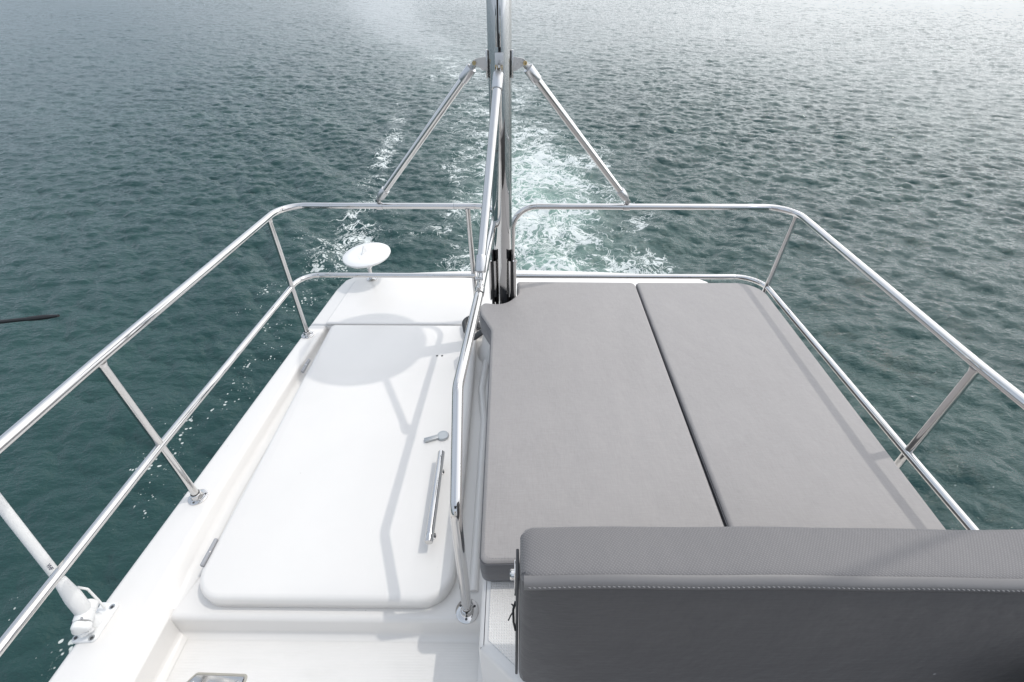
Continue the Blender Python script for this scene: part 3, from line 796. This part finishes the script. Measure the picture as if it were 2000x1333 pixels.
# ------------------------------------------------------------------ conduit at the mast foot
bm = bmesh.new()
cp = fillet([(MX - 0.005, MY - 0.05, 0.205), (MX - 0.035, MY - 0.105, 0.235), (-0.150, 1.80, 0.17), (-0.215, 1.86, 0.07), (-0.268, 1.96, 0.04), (-0.285, 2.05, 0.045), (-0.235, 2.09, 0.05), (-0.20, 2.02, 0.01)], 0.05, 10)
Q = []
for a, b in zip(cp, cp[1:]):
    k = max(1, int((b - a).length / 0.0022)); Q += [a.lerp(b, j / k) for j in range(k)]
tube(bm, Q, [0.0125 + (0.0022 if (i % 4) < 2 else 0) for i in range(len(Q))], 14)
tag(finish('cable_conduit', bm, M['dark'], None, 60), 'black corrugated cable conduit looping out from the mast foot', 'conduit')

# ------------------------------------------------------------------ cushions
def cushion(outline, z0, z1, rim=0.010):
    bm = bmesh.new(); h = z1 - z0
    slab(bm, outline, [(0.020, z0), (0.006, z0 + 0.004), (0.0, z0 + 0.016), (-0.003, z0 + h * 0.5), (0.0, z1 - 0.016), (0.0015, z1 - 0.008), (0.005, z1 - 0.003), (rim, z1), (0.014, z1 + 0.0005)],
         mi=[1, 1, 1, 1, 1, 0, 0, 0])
    return bm
def edge_piping(parent, outline, ins, z, r=0.0026, name='piping', m='piping'):
    P = [Vector(p[:2]) for p in outline]
    if sum(P[i - 1].x * P[i].y - P[i].x * P[i - 1].y for i in range(len(P))) < 0: P.reverse()
    P = inset_poly(P, ins)
    bm = bmesh.new(); tube(bm, [Vector((p.x, p.y, z)) for p in P + [P[0]]], r, 8, False)
    return finish(name, bm, M[m], parent, 60)
CZ0, CZ1 = 0.198, 0.318
a1 = [(-0.090, 0.574), (0.589, 0.590), (0.611, 2.018), (0.008, 2.022), (0.014, 1.90), (-0.052, 1.805), (-0.150, 1.822), (-0.172, 1.785), (-0.160, 1.72), (-0.107, 1.60), (-0.100, 1.2)]
o1 = fillet(a1, [0.022, 0.02, 0.03, 0.015, 0.06, 0.09, 0.022, 0.025, 0.05, 0.08, 0], 8, True)
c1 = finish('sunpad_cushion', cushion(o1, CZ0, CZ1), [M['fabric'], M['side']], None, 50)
tag(c1, 'left grey sunpad cushion, notched around the mast foot', 'cushion', 'grey sunpad cushions')
edge_piping(c1, o1, 0.0, CZ1 - 0.012, 0.0017, 'seam', 'side')
bm = bmesh.new()
run = fillet([(-0.094, 1.55, 0), (-0.090, 1.2, 0), (-0.0795, 0.586, 0), (0.03, 0.5885, 0)], [0, 0, 0.02, 0], 4)
acc = 0.0
for a, b in zip(run, run[1:]):
    L = (b - a).length; d = (b - a).normalized() if L > 1e-6 else Vector((1, 0, 0)); q = acc
    while q + 0.005 < L:
        p0 = a + d * q; p1 = a + d * (q + 0.005); z = CZ1 + 0.0004
        tube(bm, [Vector((p0.x, p0.y, z - 0.0006)), Vector((p0.x * 0.7 + p1.x * 0.3, p0.y * 0.7 + p1.y * 0.3, z + 0.0003)), Vector((p0.x * 0.3 + p1.x * 0.7, p0.y * 0.3 + p1.y * 0.7, z + 0.0003)), Vector((p1.x, p1.y, z - 0.0006))], 0.0008, 6)
        q += 0.0082
    acc = max(0.0, q - L)
finish('stitching', bm, M['thread'], c1, 60)
a2 = [(0.601, 0.590), (1.205, 0.600), (1.246, 2.022), (0.618, 2.022)]
o2 = fillet(a2, [0.02, 0.03, 0.12, 0.02], 12, True)
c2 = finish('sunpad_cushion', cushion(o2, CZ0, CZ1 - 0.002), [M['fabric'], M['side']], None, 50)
tag(c2, 'right grey sunpad cushion with a rounded outer corner, beside the right rail', 'cushion', 'grey sunpad cushions')
edge_piping(c2, o2, 0.0, CZ1 - 0.014, 0.0017, 'seam', 'side')

# backrest: a fat reclined pad, built upright in its own axes and leaned back
BH, BT, BX0, BX1 = 0.382, 0.116, 0.012, 1.40
back = thing('backrest_cushion', 'long grey backrest cushion standing in front of the sunpad', 'backrest', (0.7, 0.36, 0.30))
lean = R(8.4)
BM = Matrix.Translation((0, 0.319, 0.300)) @ Matrix.Rotation(-lean, 4, 'X')
def bl(x, t, h): return BM @ Vector((x, t, h))      # x along, t through the pad (0 front), h up
bm = bmesh.new()
rows = []
xs = [BX0, BX0 + 0.003, BX0 + 0.010, BX0 + 0.022, BX0 + 0.05] + list(np.linspace(BX0 + 0.1, BX1 - 0.1, 28)) + [BX1 - 0.02, BX1 - 0.004, BX1]
nfront = 14
for x in xs:
    e = min(x - BX0, BX1 - x); k = math.sqrt(max(0, 1 - (1 - min(1, e / 0.022)) ** 2)); ins = 0.022 * (1 - k)
    sag = 0.006 * math.exp(-((x - BX0) / 0.07) ** 2) + 0.0018 * math.sin(x * 9.0) + 0.001 * math.sin(x * 23)
    H = BH - ins * 0.8 - sag
    pr = []
    for j in range(nfront + 1):                       # front face, slightly full
        h = 0.004 + (H - 0.016) * j / nfront
        full = 0.010 * math.sin(math.pi * j / nfront) ** 0.6 * min(1, e / 0.08)
        pr.append((ins - full, h))
    pr += [(0.003 + ins, H - 0.006), (0.010 + ins, H - 0.001)]
    for q in np.linspace(0.15, 0.85, 7): pr.append((BT * q, H + 0.004 * math.sin(math.pi * q) * min(1, e / 0.05)))
    pr += [(BT - 0.010 - ins, H - 0.001), (BT - 0.003 - ins, H - 0.006), (BT - ins, H - 0.016), (BT - ins, 0.015), (BT - 0.012 - ins, 0.003), (0.012 + ins, 0.0)]
    rows.append([bm.verts.new(bl(x, t, h)) for t, h in pr])
NP = len(rows[0])
for A, B in zip(rows, rows[1:]):
    for k in range(NP):
        f = bm.faces.new((A[k], A[(k + 1) % NP], B[(k + 1) % NP], B[k]))
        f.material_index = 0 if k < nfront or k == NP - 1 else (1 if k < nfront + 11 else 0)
bm.faces.new(rows[0][::-1]); bm.faces.new(rows[-1])
pad = finish('pad', bm, [M['front'], M['twill']], back, 55)
def edge_sag(x): return 0.006 * math.exp(-((x - BX0) / 0.07) ** 2) + 0.0018 * math.sin(x * 9.0) + 0.001 * math.sin(x * 23)
bm = bmesh.new()
pl = [bl(x, -0.003, BH - 0.0125 - edge_sag(x)) for x in np.linspace(BX0 + 0.006, BX1 - 0.006, 90)]
rows = []
for p, x in zip(pl, np.linspace(BX0 + 0.006, BX1 - 0.006, 90)):
    pr = [(0.002, -0.015), (-0.0045, -0.0125), (-0.0060, -0.005), (-0.0056, 0.003), (-0.001, 0.0085), (0.008, 0.0115)]
    rows.append([bm.verts.new(bl(x, t, BH - 0.0125 - edge_sag(x) + h)) for t, h in pr])
for A, B in zip(rows, rows[1:]):
    for k in range(5): bm.faces.new((A[k], A[k + 1], B[k + 1], B[k]))
pip = finish('seam_band', bm, M['piping'], pad, 60)
bm = bmesh.new()
x = BX0 + 0.014
while x < BX1 - 0.02:
    h = BH - 0.0145 - edge_sag(x)
    tube(bm, [bl(x, -0.0056, h + 0.0006), bl(x + 0.0015, -0.0068, h + 0.0008), bl(x + 0.0040, -0.0066, h - 0.0008), bl(x + 0.0052, -0.0054, h - 0.001)], [0.0005, 0.0009, 0.0009, 0.0005], 6)
    x += 0.0088
finish('stitching', bm, M['thread'], pad, 60)
bm = bmesh.new()
box(bm, bl(BX0 - 0.005, 0.060, 0.155), (0.006, 0.062, 0.36), Matrix.Rotation(-lean, 4, 'X'), 0.002)
br = finish('end_board', bm, M['dark'], back, 35)
bm = bmesh.new()
box(bm, bl(BX0 - 0.0095, 0.072, 0.268), (0.0035, 0.030, 0.075), Matrix.Rotation(-lean, 4, 'X'), 0.001)
lathe(bm, [(0.011, 0), (0.011, 0.006), (0.008, 0.009), (0, 0.009)], axis_mat(bl(BX0 - 0.011, 0.068, 0.285), (-1, 0, 0)), 18)
finish('hinge_plate', bm, M['chrome'], br, 35)
bm = bmesh.new()
tube(bm, fillet([bl(BX0 - 0.008, 0.055, 0.215), bl(BX0 - 0.013, 0.044, 0.205), bl(BX0 - 0.012, 0.030, 0.185), bl(BX0 - 0.008, 0.022, 0.170)], 0.012, 5), 0.0026, 8)
tube(bm, fillet([bl(BX0 - 0.012, 0.043, 0.203), bl(BX0 - 0.018, 0.036, 0.198), bl(BX0 - 0.023, 0.029, 0.192)], 0.01, 4), 0.0014, 8)
tube(bm, fillet([bl(BX0 - 0.012, 0.046, 0.205), bl(BX0 - 0.014, 0.052, 0.208), bl(BX0 - 0.017, 0.053, 0.209)], 0.01, 4), 0.0014, 8)
finish('tie_cord', bm, M['black'], br, 60)
# dark bag on the seat, only its edge shows
bag = thing('soft_bag', 'black soft bag at the right-hand foot of the backrest', 'bag', (1.165, 0.17, 0.288))
bm = bmesh.new()
Pm = Matrix.Translation((1.165, 0.17, 0.418)) @ Matrix.Rotation(R(20), 4, 'Z')
r_ = bmesh.ops.create_uvsphere(bm, u_segments=40, v_segments=24, radius=1.0)
for v in r_['verts']:
    c = v.co; k = (abs(c.x) ** 3 + abs(c.y) ** 3 + abs(c.z) ** 3) ** (1 / 3)
    c /= k; w_ = 1 + 0.035 * math.sin(7 * c.x + 3 * c.z) + 0.025 * math.sin(9 * c.y - 4 * c.x)
    v.co = Pm @ Vector((c.x * 0.15 * w_, c.y * 0.135 * w_, c.z * 0.130))
finish('body', bm, M['black'], bag, 180)
bm = bmesh.new(); tube(bm, [Pm @ Vector((0.115 * math.cos(a), 0.03 * math.sin(3 * a), 0.125 + 0.035 * math.sin(a))) for a in np.linspace(0, math.pi, 20)], 0.009, 10)
finish('handle', bm, M['dark'], bag, 60)
# seat cushion below the backrest
o3 = fillet([(0.085, -0.38), (1.37, -0.38), (1.37, 0.365), (0.085, 0.365)], [0.03, 0.03, 0.02, 0.02], 6, True)
c3 = finish('seat_cushion', cushion(o3, CZ0 - 0.002, 0.287), [M['twill'], M['side']], None, 50)
tag(c3, 'grey seat cushion lying at the foot of the backrest', 'cushion')

# ------------------------------------------------------------------ antennas
def text_mesh(txt, size, name, mtx, parent, depth=0.0004):
    cu = bpy.data.curves.new('txt', 'FONT'); cu.body = txt; cu.size = size; cu.extrude = depth; cu.align_x = 'CENTER'; cu.align_y = 'CENTER'
    to = bpy.data.objects.new('txt', cu); COL.objects.link(to)
    dg = bpy.context.evaluated_depsgraph_get(); me = bpy.data.meshes.new_from_object(to.evaluated_get(dg))
    bpy.data.objects.remove(to)
    bm = bmesh.new(); bm.from_mesh(me); bmesh.ops.transform(bm, matrix=mtx, verts=bm.verts)
    return finish(name, bm, M['ink'], parent, 30)
def whip(label, base, d, length, mirror):
    t = thing('whip_antenna', label, 'antenna', base, 'white whip antennas on the side coamings')
    B = Vector(base); s = -1 if mirror else 1; d = Vector(d).normalized()
    bm = bmesh.new()
    pl = fillet([(B.x - 0.036 * 1, B.y - 0.056), (B.x + 0.034, B.y - 0.050), (B.x + 0.034, B.y + 0.056), (B.x - 0.030, B.y + 0.056)], 0.012, 6, True)
    slab(bm, pl, [(0, 0.0005), (0, 0.006), (0.002, 0.009), (0.005, 0.0105)], Matrix.Translation((0, 0, B.z)), cap0=False)
    bp = finish('base_plate', bm, M['white_plastic'], t, 45)
    for sx, sy in ((-1, -1), (1, -1), (1, 1), (-1, 1)):
        p = B + Vector((0.0235 * sx - 0.001, 0.042 * sy, 0.0105))
        bm = bmesh.new(); lathe(bm, [(0.0082, 0.0), (0.0078, 0.0008), (0.0055, 0.0005), (0, 0.0005)], Matrix.Translation(p), 16); hs = finish('screw_hole', bm, M['grey_metal'], bp)
        bm = bmesh.new(); lathe(bm, [(0.0046, 0.0004), (0.0038, 0.0022), (0, 0.0026)], Matrix.Translation(p + Vector((0.001, -0.001, 0))), 12); finish('screw', bm, M['dark'], bp)
    # ratchet body: two toothed discs on a swivel stem
    piv = B + Vector((0.0, 0.004, 0.062))
    bm = bmesh.new()
    lathe(bm, [(0.024, 0.010), (0.023, 0.018), (0.017, 0.026), (0.016, 0.048), (0.012, 0.055)], Matrix.Translation(B), 24)
    finish('swivel_stem', bm, M['white_plastic'], t, 40)
    bm = bmesh.new()
    ax = Vector((0.35, -0.94, 0)).normalized() if not mirror else Vector((-0.35, -0.94, 0)).normalized()
    lathe(bm, [(0.010, -0.030), (0.021, -0.030), (0.0235, -0.026), (0.0235, -0.004), (0.0215, -0.002), (0.0215, 0.002), (0.0235, 0.004), (0.0235, 0.024), (0.021, 0.028), (0.0, 0.028)], axis_mat(piv, ax), 24)
    rb = finish('ratchet', bm, M['white_plastic'], t, 35)
    bm = bmesh.new()
    ring = [((0.0225 + 0.0035 * math.cos(3 * a)) * math.cos(a), (0.0225 + 0.0035 * math.cos(3 * a)) * math.sin(a)) for a in np.linspace(0, 2 * math.pi, 48, endpoint=False)]
    slab(bm, ring, [(0.004, 0.030), (0.0, 0.034), (0.0, 0.046), (0.003, 0.050), (0.008, 0.0515)], axis_mat(piv, ax))
    finish('clamp_knob', bm, M['white_plastic'], t, 45)
    bm = bmesh.new()
    kp = B + Vector((0.004, -0.030, 0.030))
    ring = [((0.020 + 0.0025 * math.cos(4 * a)) * math.cos(a), (0.015 + 0.002 * math.cos(4 * a)) * math.sin(a)) for a in np.linspace(0, 2 * math.pi, 40, endpoint=False)]
    slab(bm, ring, [(0.004, -0.012), (0, -0.006), (0, 0.008), (0.003, 0.013), (0.008, 0.015)], axis_mat(kp, (0.15, -0.55, 0.8)))
    finish('lock_knob', bm, M['white_plastic'], t, 50)
    # ferrule, mast and cable
    bm = bmesh.new()
    lathe(bm, [(0.0, 0.012), (0.0175, 0.014), (0.0200, 0.020), (0.0200, 0.075), (0.018, 0.100), (0.0138, 0.150), (0.0128, 0.156)], axis_mat(piv, d), 28)
    finish('ferrule', bm, M['white_plastic'], t, 40)
    bm = bmesh.new(); tube(bm, [piv + d * 0.150, piv + d * 0.9, piv + d * length], [0.0122, 0.0105, 0.006], 24)
    wp = finish('whip', bm, M['white_plastic'], t, 40)
    bm = bmesh.new()
    side = d.cross(ax).normalized()
    tube(bm, fillet([piv + d * 0.085 + Vector((0.0, 0.021, 0)), piv + d * 0.055 + Vector((0.006, 0.034, 0)), piv + Vector((0.010, 0.036, 0)), B + Vector((0.012, 0.034, 0.02))], 0.02, 6), 0.0034, 10)
    finish('cable', bm, M['white_plastic'], t, 60)
    return t, piv, d, ax, wp, rb
t, piv, dd, ax, wp, rb = whip('white whip antenna on a ratchet mount at the lower left edge', (-1.251, 0.538, 0.0), (-0.03, 0.175, 1.0), 1.9, False)
# lettering on the ratchet knob and on the whip (as far as it can be read)
camp = Vector((0, 0, 1.5))
def facing(p, axis, r, up_sign=1):
    """matrix that lays text on a round surface at p, read along axis, facing out towards the deck"""
    axis = Vector(axis).normalized(); out = (camp - p); out = (out - axis * out.dot(axis)).normalized()
    y = out.cross(axis).normalized()
    return Matrix.Translation(p + out * r) @ Matrix((axis, y, out)).transposed().to_4x4()
text_mesh('VHF', 0.012, 'lettering', facing(piv + dd * 0.215 , -dd, 0.0122), wp)
text_mesh('GLOMEX', 0.0088, 'lettering', facing(piv + ax * 0.012, Vector((0.2, 0.2, -1)).cross(ax).normalized(), 0.0236), rb)
t2 = whip('white whip antenna on the right coaming beyond the backrest', (1.455, 0.690, 0.0), (0.0, -0.03, 1.0), 2.75, True)

disc = thing('disc_antenna', 'small white disc antenna on a short stem at the left stern corner', 'antenna', (-0.936, 2.56, 0.01))
bm = bmesh.new()
dm = Matrix.Translation((-0.934, 2.56, 0.182)) @ Matrix.Rotation(R(-4), 4, 'Y') @ Matrix.Rotation(R(3), 4, 'X')
lathe(bm, [(0.0, -0.012), (0.10, -0.011), (0.143, -0.006), (0.149, 0.002), (0.149, 0.008), (0.146, 0.011), (0.10, 0.0135), (0.0, 0.016)], dm, 56)
dk = finish('disc', bm, M['white_plastic'], disc, 50)
bm = bmesh.new()
slab(bm, [(-0.030, 0.0), (0.022, 0.0), (0.010, 0.046), (0.004, 0.048)], [(0, -0.003), (0, 0.003)], dm @ Matrix.Translation((-0.010, 0.005, 0.014)) @ Matrix.Rotation(R(62), 4, 'Z') @ Matrix.Rotation(R(90), 4, 'X'))
finish('fin', bm, M['white_plastic'], dk, 30)
bm = bmesh.new(); box(bm, dm @ Vector((-0.032, -0.045, 0.0152)), (0.004, 0.055, 0.002), dm.to_3x3().to_4x4() @ Matrix.Rotation(R(25), 4, 'Z'), 0.0006)
finish('rib', bm, M['white_plastic'], dk, 30)
bm = bmesh.new(); lathe(bm, [(0.032, 0.0115), (0.032, 0.016), (0.016, 0.020), (0.0125, 0.026), (0.0125, 0.10), (0.0165, 0.115), (0.020, 0.172)], Matrix.Translation((-0.936, 2.56, 0)), 24)
finish('stem', bm, M['chrome'], disc, 40)
bm = bmesh.new(); lathe(bm, [(0.0125, 0.094), (0.0185, 0.096), (0.0185, 0.112), (0.0125, 0.114)], Matrix.Translation((-0.936, 2.56, 0)), 6)
finish('mount_nut', bm, M['white_plastic'], disc, 30)
for k in range(3):
    a = 0.4 + 2.094 * k
    bm = bmesh.new(); screw(bm, (-0.936 + 0.025 * math.cos(a), 2.56 + 0.025 * math.sin(a), 0.0175), r=0.004); finish('screw', bm, M['grey_metal'], disc)

# ------------------------------------------------------------------ small things
pole = thing('boat_pole', 'slim black pole with a bound tip reaching in over the water on the left', 'pole', (-1.92, 1.18, 0.42))
bm = bmesh.new()
P0 = Vector((-1.725, 1.345, 0.552)); pd = Vector((-1.0, -0.045, -0.10)).normalized()
tube(bm, [P0 + pd * 0.03, P0 + pd * 0.55, P0 + pd * 0.9, Vector((-2.3, 0.4, 0.2)), Vector((-1.8, -1.5, -0.1)), Vector((-1.33, -2.2, -0.12))], [0.0070, 0.0078, 0.0085, 0.010, 0.014, 0.016], 14)
finish('shaft', bm, M['black'], pole, 50)
bm = bmesh.new()
tube(bm, [P0 + pd * 0.075, P0 + pd * 0.055, P0 + pd * 0.02, P0 - pd * 0.01, P0 - pd * 0.03, P0 - pd * 0.052], [0.0065, 0.0090, 0.0096, 0.0085, 0.0065, 0.005], 9)
finish('bound_tip', bm, M['black'], pole, 20)
pl = thing('floor_latch', 'polished latch plate let into the footwell floor', 'latch', (-0.86, 0.40, -0.15))
bm = bmesh.new()
lo_o = fillet([(-0.985, 0.345), (-0.815, 0.345), (-0.815, 0.449), (-0.965, 0.452), (-0.985, 0.425)], [0.004, 0.004, 0.006, 0.006, 0.006], 4, True)
slab(bm, lo_o, [(0, -0.1505), (0, -0.1465), (0.0015, -0.145)], cap0=False); finish('plate', bm, M['chrome'], pl, 35)
bm = bmesh.new(); slab(bm, lo_o, [(-0.008, -0.1505), (-0.006, -0.148), (-0.0012, -0.147)], cap0=False, cap1=False); finish('sealant_edge', bm, plain('grey_sealant', (0.42, 0.40, 0.35), 0.7), pl, 50)
for x in (-0.966, -0.832):
    bm = bmesh.new(); screw(bm, (x, 0.432, -0.1447), r=0.0065); finish('screw', bm, M['grey_metal'], pl)

# ------------------------------------------------------------------ trim the boat bow-up
for o in list(sc.objects):
    if o.parent is None and '_at' in o.keys():
        o.matrix_world = TRIM @ Matrix.Translation(o['_at'])
for o in sc.objects:
    if '_at' in o.keys(): del o['_at']
